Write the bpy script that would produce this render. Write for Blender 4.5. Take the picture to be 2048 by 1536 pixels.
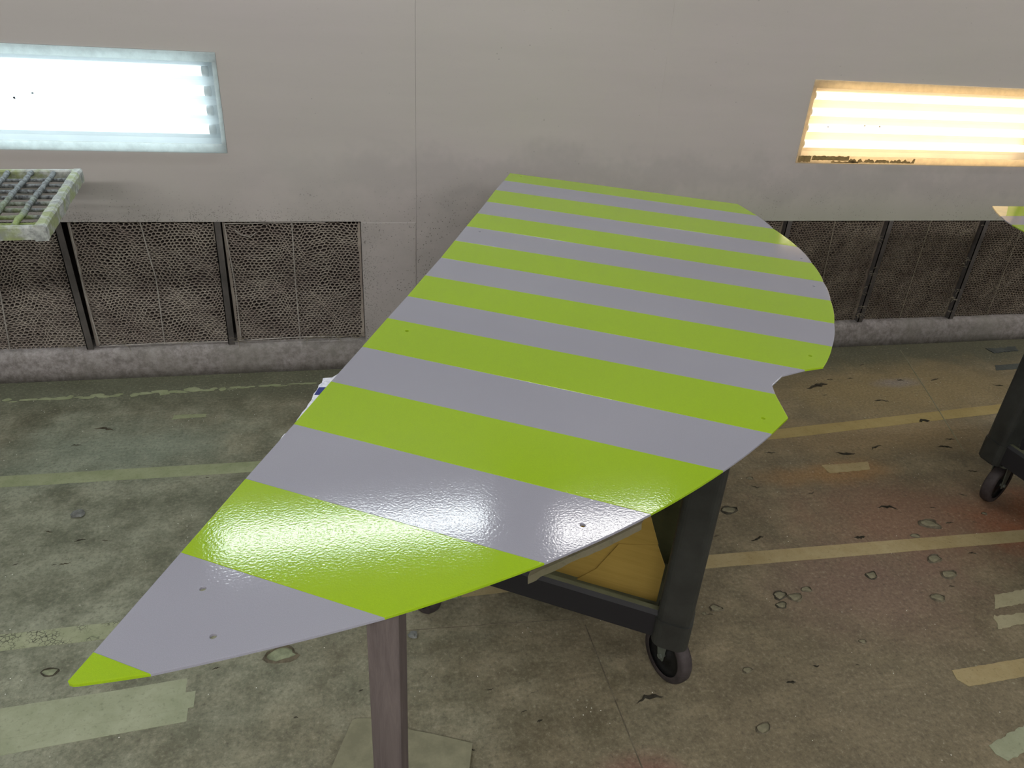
import bpy, bmesh, math, random
from mathutils import Vector, Matrix, noise as mnoise
from mathutils.geometry import tessellate_polygon

for o in list(bpy.data.objects):
    bpy.data.objects.remove(o)
SC = bpy.context.scene
C = SC.collection

# ------------------------------------------------------------------ camera, world, exposure
cam_d = bpy.data.cameras.new('camera')
cam_d.sensor_fit = 'HORIZONTAL'
cam_d.sensor_width = 36.0
cam_d.lens = 1445.16 / 2048 * 36.0
cam_d.clip_start = 0.02
cam = bpy.data.objects.new('camera', cam_d)
C.objects.link(cam)
RX = Vector((0.97612, -0.209089, 0.058922))
UP = Vector((0.049341, 0.477548, 0.877219))
FW = Vector((0.211555, 0.853364, -0.476461))
m = Matrix((RX, UP, -FW)).transposed().to_4x4()
m.translation = Vector((0, 0, 1.75))
cam.matrix_world = m
SC.camera = cam

wd = bpy.data.worlds.new('world')
SC.world = wd
wd.use_nodes = True
wd.node_tree.nodes['Background'].inputs[0].default_value = (0.5, 0.55, 0.6, 1)
wd.node_tree.nodes['Background'].inputs[1].default_value = 0.02

SC.view_settings.view_transform = 'Standard'
SC.view_settings.look = 'None'
SC.view_settings.gamma = 1.0
SC.view_settings.use_curve_mapping = False
SC.view_settings.exposure = 0.70
SC.cycles.use_denoising = True
SC.cycles.use_adaptive_sampling = True
SC.cycles.adaptive_threshold = 0.03
SC.cycles.use_light_tree = False
SC.cycles.max_bounces = 4
SC.cycles.diffuse_bounces = 3
SC.cycles.glossy_bounces = 2
SC.cycles.transmission_bounces = 2
SC.cycles.transparent_max_bounces = 6
SC.cycles.caustics_reflective = False
SC.cycles.sample_clamp_indirect = 6.0

HIP_POWER = 17.0        # emission of the overhead corner lights above the filter wall
HIP_POWER_FAR = 19.5   # emission of the unseen corner lights added along the opposite side
TUBE_POWER = 2.3       # emission of the tubes in the low wall lights
COOL = (0.90, 0.98, 1.0)
NEUTRAL = (1.0, 0.98, 0.96)
WARM = (1.0, 0.84, 0.62)

# ------------------------------------------------------------------ node helpers
class Mat:
    def __init__(self, name, rough=0.6, spec=0.5, metal=0.0):
        self.m = bpy.data.materials.new(name)
        self.m.use_nodes = True
        self.t = self.m.node_tree
        self.b = self.t.nodes['Principled BSDF']
        self.b.inputs['Roughness'].default_value = rough
        self.b.inputs['Specular IOR Level'].default_value = spec
        self.b.inputs['Metallic'].default_value = metal
        self._pos = None
    def n(self, kind, **kw):
        nd = self.t.nodes.new(kind)
        for k, v in kw.items():
            setattr(nd, k, v)
        return nd
    def set(self, sock, v):
        if hasattr(v, 'is_output'):
            self.t.links.new(v, sock)
        elif isinstance(v, (tuple, list)):
            sock.default_value = tuple(v) if len(v) == 4 or sock.type == 'VECTOR' else tuple(v) + (1,)
        else:
            sock.default_value = v
    def pos(self):
        if self._pos is None:
            self._pos = self.n('ShaderNodeTexCoord').outputs['Object']
        return self._pos
    def mapped(self, scale=(1, 1, 1), loc=(0, 0, 0), rot=(0, 0, 0)):
        mp = self.n('ShaderNodeMapping')
        self.set(mp.inputs['Vector'], self.pos())
        mp.inputs['Scale'].default_value = scale
        mp.inputs['Location'].default_value = loc
        mp.inputs['Rotation'].default_value = rot
        return mp.outputs[0]
    def noise(self, scale, detail=4, rough=0.55, vec=None, dist=0.0):
        nd = self.n('ShaderNodeTexNoise')
        self.set(nd.inputs['Vector'], vec if vec is not None else self.pos())
        nd.inputs['Scale'].default_value = scale
        nd.inputs['Detail'].default_value = detail
        nd.inputs['Roughness'].default_value = rough
        nd.inputs['Distortion'].default_value = dist
        return nd.outputs[0]
    def voro(self, scale, feature='F1', vec=None, rnd=1.0, out='Distance'):
        nd = self.n('ShaderNodeTexVoronoi', feature=feature)
        self.set(nd.inputs['Vector'], vec if vec is not None else self.pos())
        nd.inputs['Scale'].default_value = scale
        nd.inputs['Randomness'].default_value = rnd
        return nd.outputs[out]
    def ramp(self, fac, *stops, mode='LINEAR'):
        nd = self.n('ShaderNodeValToRGB')
        nd.color_ramp.interpolation = mode
        els = nd.color_ramp.elements
        while len(els) < len(stops):
            els.new(0.5)
        for e, (p, c) in zip(els, stops):
            e.position = p
            e.color = (c, c, c, 1) if isinstance(c, (int, float)) else tuple(c) + (1,)
        self.set(nd.inputs[0], fac)
        return nd.outputs[0]
    def mix(self, fac, a, b, blend='MIX'):
        nd = self.n('ShaderNodeMix', data_type='RGBA', blend_type=blend)
        self.set(nd.inputs[0], fac)
        self.set(nd.inputs[6], a)
        self.set(nd.inputs[7], b)
        return nd.outputs[2]
    def math(self, op, a, b=0.0, clamp=False):
        nd = self.n('ShaderNodeMath', operation=op, use_clamp=clamp)
        self.set(nd.inputs[0], a)
        self.set(nd.inputs[1], b)
        return nd.outputs[0]
    def xyz(self):
        if getattr(self, '_xyz', None) is None:
            nd = self.n('ShaderNodeSeparateXYZ')
            self.set(nd.inputs[0], self.pos())
            self._xyz = nd.outputs
        return self._xyz
    def warp_noise(self):
        if getattr(self, '_wn', None) is None:
            self._wn = self.noise(3.0, 4, 0.65)
        return self._wn
    def blob(self, cx, cy, rx, ry, edge=0.5, warp=0.5):
        """soft irregular round spot on the floor, 1 inside"""
        x, y, z = self.xyz()
        dx = self.math('DIVIDE', self.math('SUBTRACT', x, cx), rx)
        dy = self.math('DIVIDE', self.math('SUBTRACT', y, cy), ry)
        d = self.math('SQRT', self.math('ADD', self.math('MULTIPLY', dx, dx), self.math('MULTIPLY', dy, dy)))
        d = self.math('ADD', d, self.math('MULTIPLY', self.math('SUBTRACT', self.warp_noise(), 0.5), warp * 2))
        return self.ramp(d, (max(0.0, 1 - edge), 1.0), (1.0, 0.0), mode='EASE')
    def color(self, v):
        self.set(self.b.inputs['Base Color'], v)
        return self
    def rough(self, v):
        self.set(self.b.inputs['Roughness'], v)
        return self
    def bump(self, h, strength=0.3, dist=0.01):
        nd = self.n('ShaderNodeBump')
        nd.inputs['Strength'].default_value = strength
        nd.inputs['Distance'].default_value = dist
        self.set(nd.inputs['Height'], h)
        self.set(self.b.inputs['Normal'], nd.outputs[0])
        return self

M = {}

# wall: greige sheet metal with faint horizontal streaks and overspray
w = Mat('wall_paint', 0.55, 0.35)
st = w.noise(1.0, 6, 0.6, w.mapped((0.9, 1, 7)))
big = w.noise(1.1, 4, 0.6)
colr = w.mix(w.ramp(big, (0.38, 0.0), (0.64, 1.0)), (0.475, 0.430, 0.420), (0.462, 0.432, 0.405))
colr = w.mix(w.ramp(st, (0.35, 0.0), (0.7, 0.45)), colr, (0.415, 0.380, 0.366))
x_, y_, z_ = w.xyz()
low = w.ramp(z_, (0.70, 1.0), (1.02, 0.0), mode='EASE')
grime = w.math('MULTIPLY', low, w.ramp(w.noise(2.3, 6, 0.7), (0.36, 0.0), (0.68, 1.0)))
colr = w.mix(w.math('MULTIPLY', grime, 0.45), colr, (0.24, 0.23, 0.21))
# green-grey overspray haze on the lower sheets
gx = w.ramp(w.math('MULTIPLY', x_, 0.2), (0.20, 0.0), (0.36, 1.0), mode='EASE')
gz = w.ramp(z_, (0.75, 1.0), (1.1, 0.0), mode='EASE')
colr = w.mix(w.math('MULTIPLY', w.math('MULTIPLY', gx, gz), 0.60), colr, (0.34, 0.355, 0.275))
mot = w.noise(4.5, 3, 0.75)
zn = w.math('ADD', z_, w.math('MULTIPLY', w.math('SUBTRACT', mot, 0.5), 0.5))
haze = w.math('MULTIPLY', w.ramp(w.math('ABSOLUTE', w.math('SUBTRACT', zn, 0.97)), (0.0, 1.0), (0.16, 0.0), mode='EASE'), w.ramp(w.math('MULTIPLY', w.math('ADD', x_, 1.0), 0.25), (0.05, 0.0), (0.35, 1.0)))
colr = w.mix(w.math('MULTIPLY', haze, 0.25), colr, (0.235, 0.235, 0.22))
dots = w.ramp(w.voro(75, rnd=1.0), (0.12, 1.0), (0.24, 0.0))
near = w.ramp(w.math('SUBTRACT', z_, w.math('MULTIPLY', w.math('SUBTRACT', mot, 0.5), 0.3)), (0.70, 1.0), (0.92, 0.16), (1.25, 0.04))
dsel = w.math('MULTIPLY', dots, w.math('MULTIPLY', near, w.ramp(mot, (0.40, 0.0), (0.56, 1.0))))
lft = w.math('MULTIPLY', w.ramp(w.math('ABSOLUTE', w.math('SUBTRACT', x_, 0.075)), (0.0, 1.0), (0.10, 0.0)), w.ramp(z_, (0.74, 1.0), (0.80, 0.0)))
top = w.math('MULTIPLY', w.ramp(z_, (0.755, 1.0), (0.84, 0.0)), w.ramp(x_, (0.0, 1.0), (0.14, 0.0)))
spk = w.math('MULTIPLY', w.ramp(w.voro(130), (0.20, 1.0), (0.36, 0.0)), w.math('MAXIMUM', lft, top))
dsel = w.math('MAXIMUM', dsel, w.math('MULTIPLY', spk, w.ramp(w.noise(30, 2), (0.38, 0.0), (0.55, 1.0))))
colr = w.mix(w.math('MULTIPLY', dsel, 0.85), colr, (0.085, 0.088, 0.070))
dots2 = w.ramp(w.voro(22, rnd=1.0), (0.045, 1.0), (0.07, 0.0))
dots2 = w.math('MULTIPLY', dots2, w.ramp(w.noise(2.0, 3), (0.5, 0.0), (0.6, 1.0)))
colr = w.mix(w.math('MULTIPLY', dots2, 0.5), colr, (0.13, 0.13, 0.11))
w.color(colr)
w.rough(0.5)
M['wall'] = w.m

w = Mat('booth_white', 0.5, 0.4)
w.color(w.mix(w.ramp(w.noise(0.9, 4), (0.4, 0.0), (0.65, 1.0)), (0.46, 0.45, 0.44), (0.40, 0.40, 0.38)))
M['shell'] = w.m

# floor: stained concrete sealed with many coats of overspray
w = Mat('stained_floor', 0.62, 0.28)
fine = w.noise(75, 4, 0.8)
mid = w.noise(7, 4, 0.7)
streak = w.noise(4.0, 4, 0.72, w.mapped((0.55, 2.2, 1), rot=(0, 0, 0.1)))
base = w.mix(w.ramp(mid, (0.36, 0.0), (0.64, 1.0)), (0.130, 0.109, 0.066), (0.250, 0.208, 0.132))
base = w.mix(w.ramp(streak, (0.35, 0.0), (0.68, 0.75)), base, (0.125, 0.103, 0.064))
gm = w.blob(-1.2, 2.0, 2.3, 2.6, 0.9, 0.35)
base = w.mix(w.math('MULTIPLY', gm, 0.85), base, w.mix(w.ramp(mid, (0.38, 0.0), (0.62, 1.0)), (0.122, 0.132, 0.090), (0.258, 0.272, 0.202)))
cy = w.blob(-1.0, 2.75, 0.8, 0.35, 0.9, 0.5)
base = w.mix(w.math('MULTIPLY', cy, 0.45), base, (0.215, 0.255, 0.198))
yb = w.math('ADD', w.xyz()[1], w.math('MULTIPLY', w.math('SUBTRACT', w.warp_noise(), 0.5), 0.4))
shadow_band = w.ramp(w.math('SUBTRACT', yb, 2.6), (0.42, 0.0), (0.62, 1.0), mode='EASE')  # dark green shadow near the wall, painted into the floor colour
base = w.mix(w.math('MULTIPLY', shadow_band, 0.7), base, (0.082, 0.088, 0.056))
for (cx, cyy, rx, ry, colv, k) in (
        (2.15, 1.85, 0.85, 0.42, (0.205, 0.112, 0.074), 0.75),
        (2.0, 2.2, 0.5, 0.12, (0.30, 0.165, 0.058), 0.65),
        (2.75, 1.75, 0.5, 0.30, (0.27, 0.095, 0.042), 0.9),
        (2.9, 2.85, 1.3, 0.45, (0.27, 0.205, 0.095), 0.70),
        (1.75, 1.55, 0.6, 0.35, (0.185, 0.118, 0.092), 0.65),
        (0.62, 0.98, 0.22, 0.14, (0.24, 0.075, 0.070), 0.75),
        (1.5, 1.1, 0.8, 0.3, (0.180, 0.150, 0.098), 0.5),
        (2.4, 2.45, 1.0, 0.25, (0.25, 0.178, 0.088), 0.60)):
    base = w.mix(w.math('MULTIPLY', w.blob(cx, cyy, rx, ry, 0.85, 0.55), k), base, colv)
lil = w.blob(2.9, 2.93, 0.22, 0.07, 0.8, 0.6)
base = w.mix(w.math('MULTIPLY', lil, 0.45), base, (0.24, 0.225, 0.25))
base = w.mix(w.ramp(fine, (0.28, 0.65), (0.50, 0.0)), base, (0.055, 0.050, 0.036))
base = w.mix(w.ramp(fine, (0.54, 0.0), (0.78, 0.55)), base, (0.42, 0.395, 0.30))
spots = w.math('MULTIPLY', w.ramp(w.voro(16), (0.055, 1.0), (0.085, 0.0)), w.ramp(w.noise(2.4, 2), (0.5, 0.0), (0.56, 1.0)))
base = w.mix(w.math('MULTIPLY', spots, 0.45), base, (0.36, 0.36, 0.26))
white = w.math('MULTIPLY', w.ramp(w.voro(42), (0.060, 1.0), (0.075, 0.0)), w.ramp(w.noise(6.0, 1), (0.57, 0.0), (0.60, 1.0)))
base = w.mix(white, base, (0.80, 0.79, 0.72))
w.color(base).rough(w.ramp(mid, (0.3, 0.55), (0.7, 0.78)))
w.bump(fine, 0.35, 0.003)
M['floor'] = w.m

w = Mat('kerb_concrete', 0.75, 0.25)
gr = w.ramp(w.noise(26, 7, 0.8), (0.4, 0.0), (0.62, 1.0))
kb = w.mix(gr, (0.190, 0.168, 0.160), (0.380, 0.345, 0.335))
kb = w.mix(w.ramp(w.noise(3, 5), (0.4, 0.0), (0.7, 0.7)), kb, (0.215, 0.20, 0.175))
w.color(kb).bump(w.noise(60, 6, 0.7), 0.3, 0.004)
M['kerb'] = w.m

def tape_mat(name, a, b, crackle=False):
    w = Mat(name, 0.7, 0.2)
    c = w.mix(w.ramp(w.noise(9, 6, 0.7), (0.35, 0.0), (0.68, 1.0)), a, b)
    c = w.mix(w.ramp(w.noise(70, 5, 0.8), (0.32, 0.45), (0.46, 0.0)), c, tuple(v * 0.45 for v in a))
    if crackle:
        e = w.voro(75, 'DISTANCE_TO_EDGE', w.mapped((1, 1, 1)))
        c = w.mix(w.math('MULTIPLY', w.ramp(e, (0.02, 1.0), (0.09, 0.0)), w.ramp(w.noise(14, 4), (0.45, 0.0), (0.55, 1.0))), c, (0.07, 0.07, 0.05))
    w.color(c).bump(w.noise(40, 4), 0.15, 0.002)
    return w.m
M['tape_green'] = tape_mat('masking_tape_green', (0.215, 0.24, 0.13), (0.30, 0.32, 0.195))
M['tape_crackle'] = tape_mat('masking_tape_crackled', (0.23, 0.25, 0.15), (0.33, 0.34, 0.225), True)
M['tape_tan'] = tape_mat('masking_tape_tan', (0.30, 0.235, 0.115), (0.38, 0.315, 0.175))
M['tape_ochre'] = tape_mat('masking_tape_ochre', (0.285, 0.22, 0.085), (0.345, 0.275, 0.12))
M['tape_patch'] = tape_mat('masking_tape_patch', (0.25, 0.27, 0.175), (0.33, 0.345, 0.24))
M['tape_sand'] = tape_mat('masking_tape_sand', (0.30, 0.275, 0.170), (0.375, 0.345, 0.225))
M['tape_dark'] = tape_mat('masking_tape_dark', (0.05, 0.055, 0.05), (0.10, 0.11, 0.10))
M['tape_edge'] = tape_mat('masking_strip', (0.225, 0.205, 0.125), (0.30, 0.26, 0.185))

def plain(name, colr, rough=0.6, spec=0.4, var=0.25, scale=18, metal=0.0, bump=0.1):
    w = Mat(name, rough, spec, metal)
    w.color(w.mix(w.ramp(w.noise(scale, 5, 0.65), (0.35, 0.0), (0.68, 1.0)), tuple(v * (1 - var) for v in colr), tuple(min(1, v * (1 + var)) for v in colr)))
    if bump:
        w.bump(w.noise(scale * 4, 4), bump, 0.002)
    return w.m
M['flake'] = plain('flake_skin', (0.130, 0.112, 0.078), 0.8, 0.2, 0.4, 30)
M['flake_dark'] = plain('flake_dark', (0.065, 0.058, 0.042), 0.85, 0.2, 0.3, 30)
M['under'] = plain('flake_underlayer', (0.215, 0.20, 0.13), 0.7, 0.25, 0.3, 30)
M['under_green'] = plain('flake_underlayer_green', (0.22, 0.24, 0.15), 0.7, 0.25, 0.3, 30)
M['grey_lint'] = plain('lint', (0.17, 0.175, 0.165), 0.85, 0.2, 0.35, 40)
M['black'] = plain('cart_plastic', (0.019, 0.018, 0.019), 0.48, 0.4, 0.25, 12, bump=0.05)
M['tray_dust'] = None
w = Mat('cart_plastic_dusted', 0.6, 0.3)
nz = w.n('ShaderNodeNewGeometry').outputs['Normal']
sx = w.n('ShaderNodeSeparateXYZ')
w.set(sx.inputs[0], nz)
upf = w.ramp(sx.outputs[2], (0.55, 0.0), (0.85, 1.0))
w.color(w.mix(w.math('MULTIPLY', upf, w.ramp(w.noise(9, 5, 0.7), (0.2, 0.6), (0.6, 1.0))), (0.017, 0.016, 0.018), (0.115, 0.118, 0.068)))
M['cart'] = w.m
M['leg'] = plain('cart_leg_plastic', (0.028, 0.029, 0.026), 0.5, 0.4, 0.3, 10, bump=0.05)
M['rubber'] = plain('tyre_rubber', (0.052, 0.042, 0.042), 0.7, 0.3, 0.3, 25)
M['hub'] = plain('wheel_hub_black', (0.010, 0.010, 0.010), 0.5, 0.3, 0.2, 20)
M['fork'] = plain('fork_zinc', (0.13, 0.145, 0.12), 0.55, 0.5, 0.25, 25, 0.2)
w = Mat('weathered_wood', 0.7, 0.25)
gr = w.noise(6, 6, 0.7, w.mapped((9, 9, 0.7)), 0.6)
w.color(w.mix(w.ramp(gr, (0.3, 0.0), (0.7, 1.0)), (0.075, 0.060, 0.058), (0.150, 0.122, 0.115)))
w.bump(gr, 0.2, 0.003)
M['wood'] = w.m
w = Mat('corrugated_card', 0.75, 0.2)
fl = w.noise(5, 4, 0.6, w.mapped((1, 1, 26)))
w.color(w.mix(w.ramp(fl, (0.35, 0.0), (0.65, 1.0)), (0.340, 0.225, 0.050), (0.385, 0.255, 0.060)))
M['card'] = w.m
M['card_floor'] = plain('dusty_card', (0.215, 0.205, 0.135), 0.75, 0.2, 0.2, 14)
M['olive'] = plain('olive_board', (0.060, 0.062, 0.028), 0.65, 0.3, 0.3, 8)
w = Mat('white_fabric', 0.8, 0.2)
w.color(w.mix(w.ramp(w.noise(160, 3, 0.7), (0.35, 0.0), (0.6, 1.0)), (0.62, 0.64, 0.74), (0.86, 0.86, 0.92)))
w.bump(w.noise(150, 3), 0.6, 0.004)
M['pad'] = w.m
M['navy'] = plain('navy_print', (0.012, 0.022, 0.19), 0.6, 0.3, 0.1)

def gloss(name, colr, var, rough):
    """gloss paint with orange peel"""
    w = Mat(name, rough, 0.36)
    c = w.mix(w.ramp(w.noise(1.6, 3), (0.35, 0.0), (0.7, 1.0)), colr, var)
    fk = w.noise(900, 1, 0.6)
    c = w.mix(w.ramp(fk, (0.35, 0.10), (0.5, 0.0)), c, tuple(v * 0.55 for v in colr))
    c = w.mix(w.ramp(fk, (0.55, 0.0), (0.7, 0.12)), c, tuple(min(1, v * 1.6) for v in colr))
    w.color(c)
    peel = w.noise(260, 1, 0.5)
    w.bump(peel, 1.0, 0.00011)
    return w.m
M['green'] = gloss('lime_paint', (0.275, 0.425, 0.010), (0.262, 0.405, 0.012), 0.095)
M['grey'] = gloss('silver_grey_paint', (0.285, 0.283, 0.330), (0.268, 0.264, 0.312), 0.095)
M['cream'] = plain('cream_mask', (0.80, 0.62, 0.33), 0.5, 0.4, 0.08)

# filter medium
w = Mat('filter_paper', 0.9, 0.1)
w.color(w.mix(w.ramp(w.noise(5, 5, 0.7), (0.35, 0.0), (0.65, 1.0)), (0.260, 0.215, 0.190), (0.440, 0.390, 0.335)))
M['net'] = w.m
w = Mat('filter_paper_shaded', 0.9, 0.1)  # darker copy of the paper: shade on the right bank put into the colour
w.color(w.mix(w.ramp(w.noise(5, 5, 0.7), (0.35, 0.0), (0.65, 1.0)), (0.150, 0.118, 0.095), (0.300, 0.255, 0.200)))
M['net_shaded'] = w.m
M['filter_back'] = plain('filter_back', (0.050, 0.039, 0.036), 0.95, 0.05, 0.4, 6)
M['post'] = plain('filter_post_iron', (0.085, 0.075, 0.070), 0.6, 0.4, 0.3, 10)
M['wire'] = plain('filter_wire', (0.36, 0.33, 0.30), 0.6, 0.4, 0.3, 30)
M['wire_dark'] = plain('filter_wire_dark', (0.23, 0.20, 0.15), 0.6, 0.4, 0.3, 30)

# lamp
M['lamp_white'] = plain('lamp_enamel', (0.60, 0.66, 0.70), 0.4, 0.4, 0.05, 8)
M['lamp_cream'] = plain('lamp_enamel_aged', (0.80, 0.70, 0.57), 0.4, 0.4, 0.08, 8)
M['lamp_edge'] = plain('lamp_edge_sprayed', (0.50, 0.56, 0.50), 0.6, 0.3, 0.15, 20)
M['peeling'] = plain('peeling_paint', (0.30, 0.205, 0.085), 0.7, 0.2, 0.3, 30)
M['speck'] = plain('dark_speck', (0.06, 0.06, 0.05), 0.8)
def emit(name, colr, s):
    mm = bpy.data.materials.new(name)
    mm.use_nodes = True
    t = mm.node_tree
    t.nodes.clear()
    e = t.nodes.new('ShaderNodeEmission')
    e.inputs[0].default_value = tuple(colr) + (1,)
    e.inputs[1].default_value = s
    o = t.nodes.new('ShaderNodeOutputMaterial')
    t.links.new(e.outputs[0], o.inputs[0])
    return mm
M['tube_cool'] = emit('tube_cool', COOL, TUBE_POWER)
M['tube_warm'] = emit('tube_warm', WARM, TUBE_POWER * 1.25)
M['hip_cool'] = emit('hip_cool', COOL, HIP_POWER)
M['hip_neutral'] = emit('hip_neutral', NEUTRAL, HIP_POWER)
M['hip_far_added'] = emit('hip_far_added', NEUTRAL, HIP_POWER_FAR)
def pane_mat(name, tint):
    mm = bpy.data.materials.new(name)
    mm.use_nodes = True
    t = mm.node_tree
    t.nodes.clear()
    tr = t.nodes.new('ShaderNodeBsdfTransparent')
    tr.inputs[0].default_value = tuple(tint) + (1,)
    gl = t.nodes.new('ShaderNodeBsdfGlossy')
    gl.inputs['Roughness'].default_value = 0.1
    df = t.nodes.new('ShaderNodeBsdfTranslucent')
    df.inputs[0].default_value = tuple(tint) + (1,)
    mx = t.nodes.new('ShaderNodeMixShader')
    mx.inputs[0].default_value = 0.06
    mx2 = t.nodes.new('ShaderNodeMixShader')
    mx2.inputs[0].default_value = 0.14
    t.links.new(tr.outputs[0], mx2.inputs[1]); t.links.new(df.outputs[0], mx2.inputs[2])
    t.links.new(mx2.outputs[0], mx.inputs[1]); t.links.new(gl.outputs[0], mx.inputs[2])
    o = t.nodes.new('ShaderNodeOutputMaterial')
    t.links.new(mx.outputs[0], o.inputs[0])
    return mm
M['pane'] = pane_mat('lamp_glass', (0.95, 0.98, 0.98))
M['pane_warm'] = pane_mat('lamp_glass_aged', (0.98, 0.95, 0.88))

def frame_mat(name, colr):
    w = Mat(name, 0.45, 0.4)
    c = w.mix(w.ramp(w.noise(25, 5, 0.7), (0.35, 0.0), (0.6, 1.0)), tuple(v * 0.88 for v in colr), colr)
    w.color(c)
    t = w.t
    tl = t.nodes.new('ShaderNodeBsdfTranslucent')
    w.set(tl.inputs[0], c)
    mx = t.nodes.new('ShaderNodeMixShader')
    mx.inputs[0].default_value = 0.85
    out = t.nodes['Material Output']
    t.links.new(w.b.outputs[0], mx.inputs[1]); t.links.new(tl.outputs[0], mx.inputs[2])
    t.links.new(mx.outputs[0], out.inputs[0])
    return w.m
M['frame_cool'] = frame_mat('frame_plastic', (0.93, 0.98, 0.98))
M['frame_warm'] = frame_mat('frame_plastic_aged', (0.97, 0.88, 0.72))

# grate coated with overspray
w = Mat('oversprayed_steel', 0.6, 0.4)
x_, y_, z_ = w.xyz()
c = w.mix(w.ramp(w.noise(70, 4, 0.7), (0.40, 0.0), (0.6, 1.0)), (0.045, 0.048, 0.052), (0.21, 0.23, 0.24))
gm = w.math('MULTIPLY', w.ramp(w.noise(9, 3), (0.42, 0.0), (0.55, 1.0)), w.ramp(w.math('MULTIPLY', y_, 0.25), (0.60, 1.0), (0.70, 0.0)))
c = w.mix(w.math('MULTIPLY', gm, 0.85), c, (0.25, 0.33, 0.06))
w.color(c).bump(w.noise(90, 4), 0.5, 0.004)
M['grate'] = w.m
w = Mat('oversprayed_rail', 0.6, 0.4)
c = w.mix(w.ramp(w.noise(30, 4, 0.7), (0.40, 0.0), (0.6, 1.0)), (0.22, 0.235, 0.225), (0.46, 0.48, 0.46))
c = w.mix(w.ramp(w.noise(14, 3), (0.44, 0.0), (0.58, 0.75)), c, (0.24, 0.29, 0.085))
w.color(c).bump(w.noise(60, 4), 0.5, 0.005)
M['rail'] = w.m

# ------------------------------------------------------------------ object helpers
def link(name, mesh, parent=None, smooth=False):
    o = bpy.data.objects.new(name, mesh)
    C.objects.link(o)
    if parent is not None:
        o.parent = parent
    if smooth:
        for p in mesh.polygons:
            p.use_smooth = True
    return o
def build(name, bm, mat, parent=None, smooth=False):
    me = bpy.data.meshes.new(name)
    bmesh.ops.recalc_face_normals(bm, faces=bm.faces[:])
    bm.to_mesh(me)
    bm.free()
    me.materials.append(M[mat] if isinstance(mat, str) else mat)
    return link(name, me, parent, smooth)
def tag(o, label=None, cat=None, group=None, kind=None):
    for k, v in (('label', label), ('category', cat), ('group', group), ('kind', kind)):
        if v:
            o[k] = v
    return o
def empty(name, loc=(0, 0, 0), rz=0.0):
    o = bpy.data.objects.new(name, None)
    o.empty_display_size = 0.1
    C.objects.link(o)
    o.location = loc
    o.rotation_euler = (0, 0, rz)
    return o
def bx(bm, x0, x1, y0, y1, z0, z1, bevel=0.0, seg=2):
    r = bmesh.ops.create_cube(bm, size=1.0)
    vs = r['verts']
    for v in vs:
        v.co = Vector((x0 + (v.co.x + .5) * (x1 - x0), y0 + (v.co.y + .5) * (y1 - y0), z0 + (v.co.z + .5) * (z1 - z0)))
    if bevel:
        es = list({e for v in vs for e in v.link_edges})
        bmesh.ops.bevel(bm, geom=es, offset=bevel, segments=seg, affect='EDGES', profile=0.5)
    return bm
def box(name, x0, x1, y0, y1, z0, z1, mat, parent=None, bevel=0.0):
    return build(name, bx(bmesh.new(), x0, x1, y0, y1, z0, z1, bevel), mat, parent)
def prism(bm, pts, z0, z1):
    """flat polygon extruded in z (z0, z1 may be callables of x, y)"""
    f0 = z0 if callable(z0) else (lambda x, y: z0)
    f1 = z1 if callable(z1) else (lambda x, y: z1)
    a = [bm.verts.new((x, y, f0(x, y))) for x, y in pts]
    b = [bm.verts.new((x, y, f1(x, y))) for x, y in pts]
    n = len(pts)
    for tri in tessellate_polygon([[Vector((x, y, 0)) for x, y in pts]]):
        try:
            bm.faces.new([b[i] for i in tri])
            bm.faces.new([a[i] for i in reversed(tri)])
        except ValueError:
            pass
    for i in range(n):
        j = (i + 1) % n
        bm.faces.new((a[i], a[j], b[j], b[i]))
    return bm
def tube(bm, pts, rad, seg=8, caps=True):
    """tube along a polyline; rad is a number or one radius per point"""
    pts = [Vector(p) for p in pts]
    rings = []
    for i, p in enumerate(pts):
        d = (pts[min(i + 1, len(pts) - 1)] - pts[max(i - 1, 0)]).normalized()
        up = Vector((0, 0, 1)) if abs(d.z) < 0.9 else Vector((1, 0, 0))
        s = d.cross(up).normalized()
        t = s.cross(d)
        r = rad[i] if isinstance(rad, (list, tuple)) else rad
        rings.append([bm.verts.new(p + (s * math.cos(2 * math.pi * k / seg) + t * math.sin(2 * math.pi * k / seg)) * r) for k in range(seg)])
    for a, b in zip(rings, rings[1:]):
        for k in range(seg):
            bm.faces.new((a[k], a[(k + 1) % seg], b[(k + 1) % seg], b[k]))
    if caps:
        bm.faces.new(rings[0][::-1])
        bm.faces.new(rings[-1])
    return bm

# ------------------------------------------------------------------ the booth
WY = 3.42                       # face of the lamp wall
X0, X1, Y0, ZC = -5.6, 7.2, -1.75, 3.26
FT, FB = 0.757, 0.150           # filter openings
LT, LB = 1.457, 1.064           # low wall lights
BANK_L = (-2.55, 0.062)
BANK_R = (1.70, 6.08)
LAMPS = [(-2.03, -0.497), (2.274, 3.81)]

floor = tag(box('floor', X0 - .1, X1 + .1, Y0 - .1, WY + .5, -0.12, 0.0, 'floor'), kind='structure')
tag(floor, 'stained concrete floor with greenish and reddish overspray')
for nm, pts, wd_ in (('floor_joint', [(3.2, 3.31), (2.98, 2.8), (2.74, 2.267)], 0.006),
                     ('floor_joint', [(0.674, 1.543), (0.676, 1.3), (0.679, 1.0), (0.69, 0.5)], 0.004),
                     ('floor_joint', [(0.0967, 1.61), (0.4, 1.59), (0.649, 1.572)], 0.003)):
    bm = bmesh.new()
    tube(bm, [(x, y, 0.0) for x, y in pts], wd_ * 0.5, 6)
    build(nm, bm, 'card_floor' if pts[0][0] > 1 else 'flake', floor)

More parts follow.
